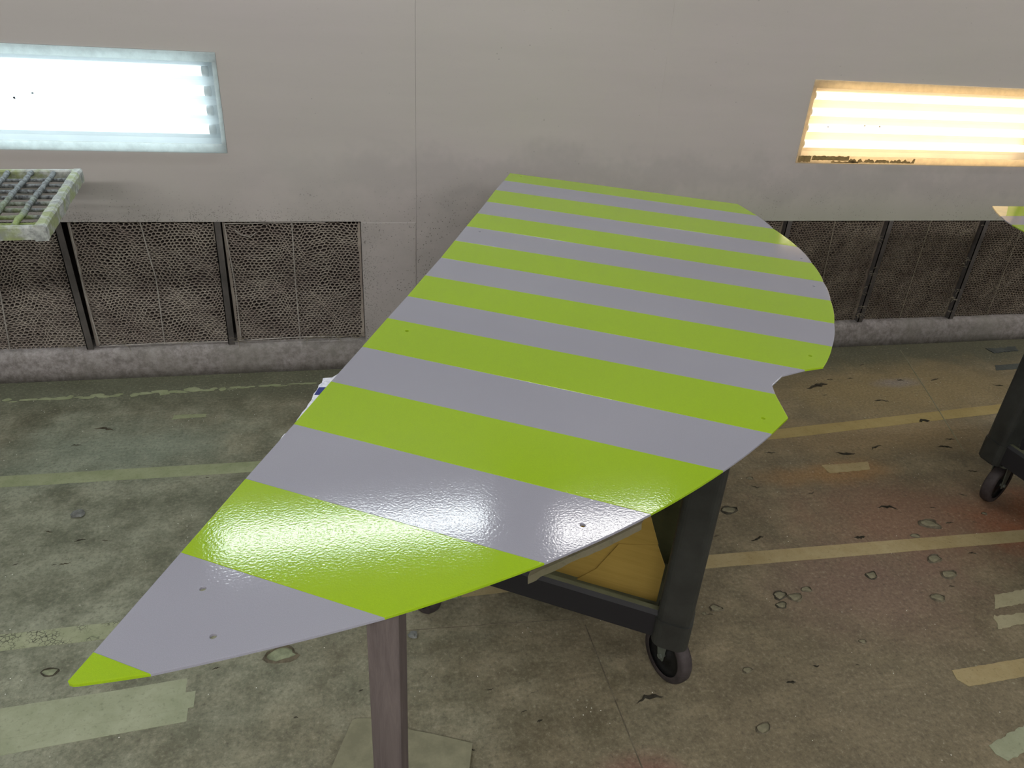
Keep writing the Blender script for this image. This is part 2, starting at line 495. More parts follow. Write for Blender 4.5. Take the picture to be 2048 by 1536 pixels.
wall = tag(empty('wall_back', (0, 0, 0)), 'grey sheet metal booth wall with recessed lights and floor filters', kind='structure')
def sheet(xa, xb, dy, name='wall_panel'):
    """sheet of wall from xa to xb with the lamp and filter openings left free"""
    bm = bmesh.new()
    cuts = sorted({xa, xb, *[v for p in LAMPS + [BANK_L, BANK_R] for v in p if xa < v < xb]})
    for a, b in zip(cuts, cuts[1:]):
        mid = (a + b) / 2
        lamp = any(p[0] < mid < p[1] for p in LAMPS)
        bank = any(p[0] < mid < p[1] for p in (BANK_L, BANK_R))
        zs = FT if bank else 0.0
        spans = [(zs, LB), (LT, 2.90)] if lamp else [(zs, 2.90)]
        for z0, z1 in spans:
            bx(bm, a, b, WY - dy, WY + 0.05, z0, z1)
    bmesh.ops.remove_doubles(bm, verts=bm.verts[:], dist=1e-5)
    return build(name, bm, 'wall', wall)
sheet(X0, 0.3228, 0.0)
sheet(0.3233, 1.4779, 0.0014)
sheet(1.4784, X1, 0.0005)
# thin cover plate between the left filter bank and the first seam
bm = bmesh.new(); bx(bm, 0.066, 0.3195, WY - 0.004, WY, 0.14, 0.752, 0.001)
build('cover_plate', bm, 'wall', wall)
# recess behind the filter banks
for a, b in (BANK_L, BANK_R):
    box('filter_recess', a - .02, b + .02, WY + 0.14, WY + 0.16, 0.0, 0.8, 'filter_back', wall)
    box('filter_recess', a - .04, a - 0.001, WY + 0.05, WY + 0.16, 0.0, 0.8, 'filter_back', wall)
    box('filter_recess', b + 0.001, b + .04, WY + 0.05, WY + 0.16, 0.0, 0.8, 'filter_back', wall)
# kerb along the foot of the wall
bm = bmesh.new()
prof = [(WY + .16, 0.0), (WY - .036, 0.0), (WY - .034, 0.05), (WY - .028, 0.10), (WY - .020, 0.125), (WY - .008, 0.139), (WY + 0.012, 0.145), (WY + .16, 0.146)]
n_ = 60
rows = []
for i in range(n_ + 1):
    x = X0 + (X1 - X0) * i / n_
    rows.append([bm.verts.new((x, y + 0.003 * mnoise.noise(Vector((x * 3, y * 9, z * 8))), z + (0.003 * mnoise.noise(Vector((x * 2.3, 5, z))) if z > .02 else 0))) for y, z in prof])
for a, b in zip(rows, rows[1:]):
    for k in range(len(prof) - 1):
        bm.faces.new((a[k], a[k + 1], b[k + 1], b[k]))
kerb = tag(build('baseboard_back', bm, 'kerb', None, True), 'low rough concrete kerb along the foot of the filter wall', kind='structure')

# remaining shell, behind and above the photographer
tag(box('wall_left', X0 - .08, X0, Y0, WY + .1, 0, ZC, 'shell'), kind='structure')
tag(box('wall_right', X1, X1 + .08, Y0, WY + .1, 0, ZC, 'shell'), kind='structure')
tag(box('wall_front', X0, X1, Y0 - .08, Y0, 0, ZC, 'shell'), kind='structure')
tag(box('ceiling', X0, X1, Y0 - .1, WY + .2, ZC, ZC + .08, 'shell'), kind='structure')
HIP = []
for nm, ya, yb in (('trim_1', WY, WY - 0.5), ('trim_2', Y0, Y0 + 0.5)):
    bm = bmesh.new()
    s = 1 if yb > ya else -1
    q = [(ya, 2.76), (yb, 3.26), (yb, 3.30), (ya - s * 0.04, 2.76)]
    vs = [[bm.verts.new((x, y, z)) for y, z in q] for x in (X0, X1)]
    for k in range(4):
        bm.faces.new((vs[0][k], vs[0][(k + 1) % 4], vs[1][(k + 1) % 4], vs[1][k]))
    bm.faces.new(vs[0]); bm.faces.new(vs[1][::-1])
    tag(build(nm, bm, 'shell'), kind='structure')
    # overhead corner lights set in the slope; opposite row added to even the light
    for i, (xa, wl, up) in enumerate(((-4.75, .775, 0), (-2.80, .775, 0), (-0.76, .73, -.035), (1.08, .34, .055), (3.05, .775, 0), (5.00, .775, 0))):
        side = 'over the filter wall' if s < 0 else 'added unseen opposite the filter wall'
        t = tag(empty('corner_light', (xa + wl, ya + s * (.25 + up), 3.01 + up)), 'sloping overhead light %s, number %s along the booth' % (side, ('one', 'two', 'three', 'four', 'five', 'six')[i]), 'light', 'overhead corner lights')
        nrm = Vector((0, s * 1, -1)).normalized()
        tan = Vector((0, s, 1)).normalized()
        for nm2, w_, h_, d0, d1, mt in (('light_frame', wl + .025, 0.165 if s > 0 else 0.10, 0.0, 0.012, 'lamp_white'), ('diffuser', wl - .01, 0.125 if s > 0 else 0.062, 0.012, 0.018, 'hip_far_added' if s > 0 else ('hip_cool' if i < 3 else 'hip_neutral'))):
            b2 = bmesh.new()
            cs = []
            for d in (d0, d1):
                for sx, sy in ((-1, -1), (1, -1), (1, 1), (-1, 1)):
                    cs.append(b2.verts.new(Vector((sx * w_, 0, 0)) + tan * (sy * h_) + nrm * d))
            for f in ((0, 1, 2, 3), (4, 5, 6, 7), (0, 1, 5, 4), (1, 2, 6, 5), (2, 3, 7, 6), (3, 0, 4, 7)):
                b2.faces.new([cs[k] for k in f])
            build(nm2, b2, mt, t)

# ------------------------------------------------------------------ low wall lights
def wall_light(xa, xb, tube_mat, enamel, pane, label, face=1):
    """recessed four tube light in the wall; face=1 in the filter wall"""
    t = tag(empty('wall_light', ((xa + xb) / 2, WY, (LT + LB) / 2)), label, 'light')
    cx, cz = (xa + xb) / 2, (LT + LB) / 2
    a, b, z0, z1 = xa - cx, xb - cx, LB - cz, LT - cz
    bm = bmesh.new()                                   # housing: five sided tray behind the opening
    bx(bm, a, b, 0.13, 0.14, z0, z1)
    for (p, q, r, s) in ((a - .004, b + .004, z1, z1 + .004), (a - .004, b + .004, z0 - .004, z0)):
        bx(bm, p, q, 0.0, 0.14, r, s)
    for (p, q) in ((a - .004, a), (b, b + .004)):
        bx(bm, p, q, 0.0, 0.14, z0, z1)
    build('housing', bm, enamel, t)
    h = z1 - z0
    for k in range(4):                                 # ridged reflector and tubes
        zc = z0 + h * (0.2 + 0.2 * k)
        bm = bmesh.new()
        prism_pts = [(-0.042, 0.128), (-0.020, 0.112), (0.020, 0.112), (0.042, 0.128)]
        vs = [[bm.verts.new((x, y, zc + z)) for z, y in prism_pts] for x in (a + .02, b - .02)]
        for i in range(3):
            bm.faces.new((vs[0][i], vs[0][i + 1], vs[1][i + 1], vs[1][i]))
        build('reflector', bm, enamel, t)
        tb = build('tube', tube(bmesh.new(), [(a + .07, 0.085, zc), (b - .07, 0.085, zc)], 0.019, 12), tube_mat, t, True)
        for xx in (a + .045, b - .07):
            build('tube_cap', tube(bmesh.new(), [(xx, 0.085, zc), (xx + .025, 0.085, zc)], 0.0205, 12), enamel, tb, True)
    p = build('glass_pane', bx(bmesh.new(), a + .004, b - .004, 0.006, 0.010, z0 + .004, z1 - .004), pane, t)
    fr = bmesh.new()
    bx(fr, a - .003, b + .003, -0.006, 0.0035, z1 - .034, z1 + .003, 0.001)
    build('frame_top', fr, 'frame_cool' if enamel == 'lamp_white' else 'frame_warm', t)
    fr = bmesh.new()
    bx(fr, a - .003, b + .003, -0.006, 0.0035, z0 - .003, z0 + .034, 0.001)
    build('frame_bottom', fr, 'frame_cool' if enamel == 'lamp_white' else 'frame_warm', t)
    for u, v in ((a - .003, a + .014), (b - .014, b + .003)):
        fr = bmesh.new()
        bx(fr, u, v, -0.006, 0.0035, z0 + .034, z1 - .034, 0.001)
        build('frame_end', fr, 'frame_cool' if enamel == 'lamp_white' else 'frame_warm', t)
    return t
LL = wall_light(*LAMPS[0], 'tube_cool', 'lamp_white', 'pane', 'recessed wall light with cool white tubes above the steel grate')
LR = wall_light(*LAMPS[1], 'tube_warm', 'lamp_cream', 'pane_warm', 'recessed wall light with warm yellow tubes and peeling lower frame')
OL = []
for xa, lab in ((-3.3, 'first'), (-0.2, 'second'), (2.9, 'third')):  # unseen lights added to brighten the filter wall and floor
    t = wall_light(xa, xa + 1.53, 'tube_cool', 'lamp_white', 'pane', '%s added low fill light on the wall facing the filters, out of view' % lab)
    t.location.y = Y0 + 0.14 + .005
    t.rotation_euler = (0, 0, math.pi)
    OL.append(t)
random.seed(4)
for lamp, xs in ((LL, [(-.62, .02), (-.69, .0), (-.98, .01), (-.86, .015)]), (LR, [(-.63, -.02), (-.42, -.01), (-.33, -.012)])):
    for x, z in xs:
        bm = bmesh.new()
        ring = [bm.verts.new((x + .68 * (1 if lamp is LL else 0) + random.uniform(.003, .006) * math.cos(k), 0.0052, z + random.uniform(.002, .005) * math.sin(k))) for k in [i * 1.0472 for i in range(6)]]
        bm.faces.new(ring)
        bmesh.ops.solidify(bm, geom=bm.faces[:], thickness=0.0008)
        build('dead_fly_speck', bm, 'speck', lamp)
# old brown paint peeling off the lower frame of the warm light
def rag(x0, x1, z0, z1, seed, n=26, amp=0.35):
    random.seed(seed)
    top = []
    for i in range(n + 1):
        u = i / n
        top.append((x0 + (x1 - x0) * u + random.uniform(-.3, .3) * (x1 - x0) / n, z1 - (z1 - z0) * amp * min(1, max(0, 0.5 + 1.1 * mnoise.noise(Vector((x0 * 9 + u * (x1 - x0) * 55, seed, 0)))))))
    bot = [(x1 - (x1 - x0) * i / n, z0 + (z1 - z0) * 0.12 * random.random()) for i in range(n + 1)]
    return top + bot
def upright_poly(pts, y0, y1, mat, name, parent):
    bm = bmesh.new()
    prism(bm, pts, y0, y1)
    for v in bm.verts:
        v.co = Vector((v.co.x, v.co.z, v.co.y))
    return build(name, bm, mat, parent)
zb = LB - (LT + LB) / 2
lx = LAMPS[1][0] - sum(LAMPS[1]) / 2
upright_poly(rag(lx + .004, lx + .075, zb + .002, zb + .040, 1, 10), -0.0072, -0.0061, 'peeling', 'peeling_paint', LR)
upright_poly(rag(lx + .082, lx + .30, zb + .012, zb + .039, 2, 24, .3), -0.0072, -0.0061, 'peeling', 'peeling_paint', LR)
upright_poly(rag(lx + .20, lx + .36, zb + .001, zb + .012, 3, 14, .6), -0.0072, -0.0061, 'peeling', 'peeling_paint', LR)
upright_poly(rag(lx + .30, lx + .70, zb + .004, zb + .030, 5, 40, .95), -0.0072, -0.0061, 'peeling', 'peeling_paint', LR)

# ------------------------------------------------------------------ exhaust filters
def paint_filter(xa, xb, seed, wires, label):
    t = tag(empty('paint_filter', ((xa + xb) / 2, WY + .03, FB)), label, 'filter', 'exhaust filters along the wall foot')
    cx = (xa + xb) / 2
    a, b, h = xa - cx, xb - cx, FT - FB
    box('filter_backing', a + .002, b - .002, 0.022, 0.030, -0.004, h + 0.03, 'filter_back', t)
    bm = bmesh.new()
    cw, ch = 0.0195, 0.0165
    def P(x, z, k=0):
        v = Vector((x * 6.5 + seed * 7.3, z * 6.5, seed))
        dx = 0.022 * mnoise.noise(v) + 0.008 * mnoise.noise(v * 4) + 0.0035 * mnoise.noise(v * 23)
        dz = 0.020 * mnoise.noise(v + Vector((31, 5, 2))) + 0.007 * mnoise.noise(v * 4 + Vector((3, 9, 2))) + 0.003 * mnoise.noise(v * 23 + Vector((7, 1, 2)))
        e = min(x - a, b - x, z + .02, h + .02 - z)
        f = max(0.0, min(1.0, e / 0.05))
        y = 0.006 * mnoise.noise(v * 0.7 + Vector((9, 9, 9))) + 0.004 * mnoise.noise(v * 7)
        fr_ = 0.010 * abs(mnoise.noise(Vector((z * 25, seed * 3.1, 4)))) + 0.006 * abs(mnoise.noise(Vector((z * 90, seed, 8))))
        return Vector((min(max(x + dx * f, a + .002 + fr_), b - .002 - fr_), y, z + dz * f))
    cache = {}
    def key(x, z):
        kk = (round(x / cw * 4), round(z / ch * 4))
        if kk not in cache:
            cache[kk] = P(x, z)
        return cache[kk]
    nx, nz = int((b - a) / cw) + 1, int((h + .03) / (ch * 0.75)) + 1
    seen = set()
    W2 = 0.0017
    for j in range(-1, nz):
        for i in range(nx):
            ox = a + (i + (0.5 if j % 2 else 0.0)) * cw
            oz = j * ch * 0.75
            hexa = [(ox, oz + ch / 2), (ox + cw / 2, oz + ch / 4), (ox + cw / 2, oz - ch / 4), (ox, oz - ch / 2)]
            for p, q in zip(hexa, hexa[1:]):
                if not (a <= p[0] <= b and a <= q[0] <= b and -0.01 <= p[1] <= h + .02):
                    continue
                A, B = key(*p), key(*q)
                d = B - A
                if d.length < 1e-4:
                    continue
                s = Vector((-d.z, 0, d.x)).normalized() * W2
                vs = [bm.verts.new(v) for v in (A - s, A + s, B + s, B - s, A - s * .6 + Vector((0, .016, 0)), A + s * .6 + Vector((0, .016, 0)), B + s * .6 + Vector((0, .016, 0)), B - s * .6 + Vector((0, .016, 0)))]
                bm.faces.new((vs[0], vs[1], vs[2], vs[3]))
                bm.faces.new((vs[1], vs[5], vs[6], vs[2]))
                bm.faces.new((vs[3], vs[7], vs[4], vs[0]))
    tag(build('honeycomb_paper', bm, 'net' if xa < 1 else 'net_shaded', t), kind='stuff')
    for e0, e1 in ((a + .001, 1), (b - .001, -1)):      # folded paper edge, frayed on its inner side
        eb = bmesh.new()
        prev = None
        for k in range(41):
            z = -0.002 + (h + .02) * k / 40
            wd2 = 0.012 + 0.008 * mnoise.noise(Vector((z * 22, seed * 5.3, e1))) + 0.005 * mnoise.noise(Vector((z * 80, seed, e1)))
            row = [eb.verts.new(c) for c in ((e0, -.003, z), (e0 + e1 * wd2, -.004 + .003 * mnoise.noise(Vector((z * 40, 1, seed))), z), (e0 + e1 * wd2, .010, z))]
            if prev:
                for i in range(2):
                    eb.faces.new((prev[i], prev[i + 1], row[i + 1], row[i]))
            prev = row
        build('folded_edge', eb, 'net' if xa < 1 else 'net_shaded', t)
    for pts in wires:
        build('wire', tube(bmesh.new(), [(x - cx, -0.018, z - FB) for x, z in pts], 0.0028, 6), 'wire' if xa < 1 else 'wire_dark', t)
    return t
F = [(-2.50, -1.862, 1, [], 'brown paper filter beside the left frame edge under the grate, mostly out of view'),
     (-1.858, -1.232, 2, [[(-1.515, .757), (-1.52, .55), (-1.536, .383), (-1.56, .152)]], 'brown honeycomb paper filter under the steel grate'),
     (-1.20, -0.586, 3, [[(-0.900, .757), (-0.891, .632), (-.877, .489), (-.880, .39), (-.892, .152)], [(-1.185, .757), (-1.19, .45), (-1.178, .16)], [(-1.18, .153), (-.9, .157), (-.60, .155)]], 'brown honeycomb paper filter with a bent wire between two posts'),
     (-0.560, 0.060, 4, [[(-0.251, .753), (-.258, .476), (-.2595, .155)], [(-.506, .7174), (-.483, .694), (-.4405, .682), (-.412, .705)], [(-.545, .745), (-.3, .749), (-.10, .751)], [(-.548, .745), (-.535, .45), (-.540, .17)], [(-.55, .158), (-.25, .165), (-.05, .16)]], 'brown honeycomb paper filter with a curled wire beside the plain wall plate'),
     (1.72, 2.305, 5, [[(2.0, .757), (2.0, .152)]], 'dark honeycomb paper filter half hidden behind the round panel edge'),
     (2.335, 2.935, 6, [[(2.6075, .757), (2.63, .45), (2.642, .152)]], 'dark honeycomb paper filter beside the round panel edge'),
     (2.965, 3.575, 7, [[(3.2231, .757), (3.233, .152)]], 'dark honeycomb paper filter under the warm wall light'),
     (3.605, 4.19, 8, [[(3.865, .757), (3.864, .152)]], 'dark honeycomb paper filter behind the far cart leg'),
     (4.22, 4.82, 9, [], 'dark honeycomb paper filter farthest along the wall')]
for a in F:
    paint_filter(*a)
for x, lean in ((-1.860, 0), (-1.226, 0.012), (-0.574, -0.008), (2.322, 0), (2.952, 0), (3.590, 0), (4.205, 0), (-2.52, 0)):
    bm = bmesh.new()
    bx(bm, x - .017, x + .013, WY - 0.006, WY - 0.002, FB - .004, FT, 0)
    bx(bm, x - .017, x - .013, WY - 0.006, WY + 0.03, FB - .004, FT, 0)
    for v in bm.verts:
        v.co.x += lean * (FT - v.co.z) / (FT - FB)
    build('filter_post', bm, 'post', wall)
# ragged overspray tufts along the dark posts of the right bank and at the foot of the left bank
random.seed(11)
def tuft(x, z, n, ln, mat):
    bm = bmesh.new()
    for _ in range(n):
        px, pz = x + random.uniform(-.02, .02), z + random.uniform(-.012, .012)
        d = Vector((random.uniform(-1, 1), random.uniform(-.6, -.1), random.uniform(-.35, .45))).normalized() * ln * random.uniform(.4, 1)
        p0 = Vector((px, WY - .004, pz))
        tube(bm, [p0, p0 + d * .5 + Vector((0, 0, .004)), p0 + d], [.0016, .0013, .0006], 4)
    return bm
for i in range(26):
    z = random.uniform(.17, .74) if i % 3 else random.uniform(.17, .35)
    tag(build('filter_tuft', tuft(random.choice((2.915, 3.55, 2.922, 4.17)) + random.uniform(-.02, .012), z, random.randint(2, 6), random.uniform(.015, .045), 'net'), 'wire_dark', wall), kind='stuff')
for x in (-.20, -.14, -.10, -.06, 0.0, 0.03, -.55, -1.05, -.78, -1.3):
    tag(build('filter_tuft', tuft(x, FB + .018, 7, .06, 'net'), 'wire_dark', wall), kind='stuff')

# ------------------------------------------------------------------ carts
def rrect(cx, cy, hx, hy, r, seg=4):
    pts = []
    for sx, sy, a0 in ((1, 1, 0), (-1, 1, 90), (-1, -1, 180), (1, -1, 270)):
        for k in range(seg + 1):
            a = math.radians(a0 + 90 * k / seg)
            pts.append((cx + sx * (hx - r) + r * math.cos(a), cy + sy * (hy - r) + r * math.sin(a)))
    return pts
def shell_prism(bm, outer, inner, z0, z1, floor_z):
    """tray: rim wall between two outlines plus a floor"""
    n = len(outer)
    ro = [[bm.verts.new((x, y, z)) for x, y in outer] for z in (z0, z1 - .012)]
    mid_o = [bm.verts.new((x * 1 + (ix - x) * .25, y + (iy - y) * .25, z1)) for (x, y), (ix, iy) in zip(outer, inner)]
    mid_i = [bm.verts.new((x + (ix - x) * .75, y + (iy - y) * .75, z1)) for (x, y), (ix, iy) in zip(outer, inner)]
    ri = [[bm.verts.new((x, y, z)) for x, y in inner] for z in (z1 - .012, floor_z)]
    seq = [ro[0], ro[1], mid_o, mid_i, ri[0], ri[1]]
    for a, b in zip(seq, seq[1:]):
        for k in range(n):
            bm.faces.new((a[k], a[(k + 1) % n], b[(k + 1) % n], b[k]))
    bm.faces.new(ri[1])
    bm.faces.new(ro[0][::-1])
    return bm
def utility_cart(loc, rz, sx, sy, label, headings, shifts, top_z=0.93):
    """cart with its near right leg at the local origin; sx wide to -x, sy deep to +y"""
    t = tag(empty('utility_cart', (loc[0], loc[1], 0), rz), label, 'cart')
    corners = [(0, 0), (-sx, 0), (0, sy), (-sx, sy)]
    low, rim = 0.186, 0.305
    cx, cy = -sx / 2, sy / 2
    o1 = rrect(cx, cy, sx / 2 + .030, sy / 2 + .030, .03)
    i1 = rrect(cx, cy, sx / 2 - .002, sy / 2 - .002, .03)
    build('lower_tray', shell_prism(bmesh.new(), o1, i1, low + .03, rim, low + .05), 'cart', t)
    o2 = rrect(cx, cy, sx / 2 + .055, sy / 2 + .055, .05)
    i2 = rrect(cx, cy, sx / 2 + .030, sy / 2 + .030, .04)
    build('upper_tray', shell_prism(bmesh.new(), o2, i2, top_z - .09, top_z, top_z - .05), 'cart', t)
    for (x, y), hd, sh in zip(corners, headings, shifts):
        bm = bmesh.new()
        prism(bm, rrect(x, y, .050, .050, .026, 5), low + .020, rim - .012)
        prism(bm, rrect(x, y, .045, .045, .024, 5), low + .012, low + .020)
        build('corner_socket', bm, 'leg', t)
        bm = bmesh.new()
        prism(bm, rrect(x, y, .046, .046, .022, 5), rim - .02, top_z - .06)
        build('leg', bm, 'leg', t)
        # swivel caster: fork, tyre, hub
        x, y = x + sh[0], y + sh[1]
        hx, hy = math.cos(hd), math.sin(hd)
        R = 0.088
        wx, wy = x + hx * .014, y + hy * .014
        f = bmesh.new()
        prism(f, rrect(x, y, .030, .030, .012), low - .004, low + .014)
        nx, ny = -hy, hx
        for s in (-1, 1):
            q = [(-.026, low + .004), (.030, low + .004), (.024, R - .014), (.004, R - .014)]
            vs = []
            for off in (.024, .028):
                vs.append([f.verts.new((x + hx * u + nx * s * off, y + hy * u + ny * s * off, z)) for u, z in q])
            for k in range(4):
                f.faces.new((vs[0][k], vs[0][(k + 1) % 4], vs[1][(k + 1) % 4], vs[1][k]))
            f.faces.new(vs[0]); f.faces.new(vs[1][::-1])
        tube(f, [(wx - nx * .034, wy - ny * .034, R), (wx + nx * .034, wy + ny * .034, R)], .008, 8)
        fork = build('caster', f, 'fork', t)
        def lathe(prof, nm, mt):
            b = bmesh.new()
            seg = 40
            rings = []
            for r, w_ in prof:
                rings.append([b.verts.new((wx + hx * r * math.cos(2 * math.pi * k / seg) + nx * w_, wy + hy * r * math.cos(2 * math.pi * k / seg) + ny * w_, R + r * math.sin(2 * math.pi * k / seg))) for k in range(seg)])
            for a_, b_ in zip(rings, rings[1:]):
                for k in range(seg):
                    b.faces.new((a_[k], a_[(k + 1) % seg], b_[(k + 1) % seg], b_[k]))
            return build(nm, b, mt, fork, True)
        lathe([(R * .74, -.019), (R * .93, -.020), (R * .985, -.013), (R, 0), (R * .985, .013), (R * .93, .020), (R * .74, .019)], 'tyre', 'rubber')
        lathe([(.004, -.016), (R * .22, -.016), (R * .26, -.008), (R * .66, -.008), (R * .76, -.015), (R * .76, .015), (R * .66, .008), (R * .26, .008), (R * .22, .016), (.004, .016)], 'wheel_hub', 'hub')
    return t
RZ1 = math.atan2(-0.53, 0.848)
cart = utility_cart((0.820, 1.287), RZ1, 0.755, 0.86, 'black plastic utility cart with a cardboard box under the striped panel', [-0.75, 2.6, 1.2, 1.9], [(-.006, .060), (0, 0), (0, 0), (0, 0)])
cart2 = utility_cart((3.235, 1.03), 0.02, 0.70, 0.93, 'black plastic utility cart by the frame edge under the second panel', [0.6, 0.4, 0.9, 0.35], [(0, 0), (0, 0), (0, 0), (.038, -.015)])

# ------------------------------------------------------------------ striped panel
ZB, TH = 1.030, 0.0042
Lp = [(0.7287, 3.2422), (0.6727, 3.1025), (0.6019, 2.9328), (0.5322, 2.751), (0.4666, 2.5855), (0.4014, 2.4244), (0.3378, 2.2638), (0.2722, 2.0975), (0.2082, 1.9466), (0.1451, 1.7935), (0.0848, 1.6529), (0.0192, 1.4969), (-0.0485, 1.3389), (-0.1139, 1.1809), (-0.1821, 1.0194), (-0.2515, 0.8526), (-0.3206, 0.6869)]
Rp = [(1.5891, 2.7255), (1.5833, 2.5525), (1.5532, 2.3749), (1.5238, 2.1639), (1.4737, 1.9958), (1.4071, 1.8293), (1.3346, 1.6815), (1.2447, 1.5294), (1.1497, 1.3962), (1.006, 1.2869), (0.8728, 1.1871), (0.7809, 1.0411), (0.6267, 0.9378), (0.4515, 0.8407), (0.2532, 0.7559), (0.022, 0.6878), (-0.2488, 0.6432)]
def bez(a, b, bulge, n=6):
    """points strictly between a and b on a gentle arc bulging to the right of a->b"""
    a, b = Vector(a), Vector(b)
    d = b - a
    nrm = Vector((-d.y, d.x))
    return [tuple(a + d * (k / n) + nrm * (bulge * 4 * (k / n) * (1 - k / n))) for k in range(1, n)]
EXTRA = {  # outline between the right ends of two neighbouring stripe joints
    0: [], 1: bez(Rp[1], Rp[2], .02), 2: bez(Rp[2], Rp[3], .018), 3: bez(Rp[3], Rp[4], .03), 4: bez(Rp[4], Rp[5], .025), 5: bez(Rp[5], Rp[6], .025),
    6: bez(Rp[6], Rp[7], .02), 7: bez(Rp[7], Rp[8], .02),
    8: bez(Rp[8], (1.0595, 1.2953), .02) + [(1.0595, 1.2953)],
    9: [(0.937, 1.2662), (0.8874, 1.2250)],
    10: [(0.8471, 1.0926)],
    11: bez(Rp[11], Rp[12], .012), 12: bez(Rp[12], Rp[13], .012), 13: bez(Rp[13], Rp[14], .014), 14: bez(Rp[14], Rp[15], .012), 15: bez(Rp[15], Rp[16], .010)}
HOLES = {5: [(0.4373, 2.3599)], 0: [(0.7637, 3.1693)], 10: [(0.1256, 1.5728), (0.7935, 1.0966)], 15: [(-0.2113, 0.7753), (-0.1868, 0.6901)], 13: [(0.3335, 0.8294)], 8: [(1.0615, 1.3534)], 3: [(1.465, 2.0442)]}
HOLES[5].append((1.354, 1.7974))
HOLES[10] = [(0.1256, 1.5728), (0.7935, 1.0966)]
def sag(x, y):
    """the sheet bows very slightly between cart and post"""
    return 0.0
def stripe_piece(name, outline, holes, top, mat, parent, hr=0.0043, bot=None):
    bm = bmesh.new()
    loops = [list(outline)]
    for hx, hy in holes:
        loops.append([(hx + hr * math.cos(2 * math.pi * k / 16), hy + hr * math.sin(2 * math.pi * k / 16)) for k in range(16)])
    flat = [p for lp in loops for p in lp]
    zb_ = ZB - TH if bot is None else bot
    T = [bm.verts.new((x, y, top + sag(x, y))) for x, y in flat]
    B = [bm.verts.new((x, y, zb_ + sag(x, y))) for x, y in flat]
    for tri in tessellate_polygon([[Vector((x, y, 0)) for x, y in lp] for lp in loops]):
        try:
            bm.faces.new([T[i] for i in tri]); bm.faces.new([B[i] for i in reversed(tri)])
        except ValueError:
            pass
    base = 0
    rims = []
    for lp in loops:
        n = len(lp)
        for i in range(n):
            j = (i + 1) % n
            bm.faces.new((B[base + i], B[base + j], T[base + j], T[base + i]))
            rims.append((T[base + i], T[base + j]))
        base += n
    es = [e for e in (bm.edges.get(p) for p in rims) if e]
    bmesh.ops.recalc_face_normals(bm, faces=bm.faces[:])
    bmesh.ops.bevel(bm, geom=es, offset=0.0007, segments=2, affect='EDGES', profile=0.5)
    return build(name, bm, mat, parent)
panel = tag(empty('striped_panel', (0, 0, 0)), 'large flat panel painted in lime green and silver grey stripes', 'panel')
for i in range(16):
    pts = [Lp[i], Rp[i]] + EXTRA[i] + [Rp[i + 1], Lp[i + 1]]
    g = i % 2 == 0
    stripe_piece('green_stripe' if g else 'grey_stripe', pts, HOLES.get(i, []), ZB + (0.00025 if g else 0.0), 'green' if g else 'grey', panel)
stripe_piece('green_stripe', [Lp[16], Rp[16]] + bez(Rp[16], (-0.3250, 0.6413), .004, 4) + [(-0.3250, 0.6413), (-0.3305, 0.6418), (-0.3350, 0.6440), (-0.3372, 0.6475)], [], ZB + .00025, 'green', panel)
# masking strip still stuck along the near edge
def edge_pt(u):
    a, b = Vector(Rp[14]), Vector(Rp[13])
    d = b - a
    return a + d * u + Vector((d.y, -d.x)) * (0.012 * 4 * u * (1 - u)) if 0 <= u <= 1 else a + d * u
random.seed(21)
bm = bmesh.new()
prev = None
N = 30
for k in range(N + 1):
    u = -0.12 + (0.93 + 0.12) * k / N
    p = edge_pt(u)
    drop = 0.022 + 0.0012 * random.random() - (0.0025 * math.sin((k - 8) * .45) if 8 < k < 16 else 0.0) + (0.003 if k < 3 else 0)
    inn = Vector((-0.25, 0.9)).normalized()
    cs = [(p.x, p.y, ZB - TH + .0002), (p.x + inn.x * .004, p.y + inn.y * .004, ZB - TH - drop * .5), (p.x + inn.x * .002, p.y + inn.y * .002, ZB - TH - drop)]
    row = [bm.verts.new(c) for c in cs]
    if prev:
        for i in range(2):
            bm.faces.new((prev[i], prev[i + 1], row[i + 1], row[i]))
    prev = row
bmesh.ops.solidify(bm, geom=bm.faces[:], thickness=0.0006)
tag(build('masking_strip', bm, 'tape_edge', panel), 'torn masking tape strip hanging below the near edge')

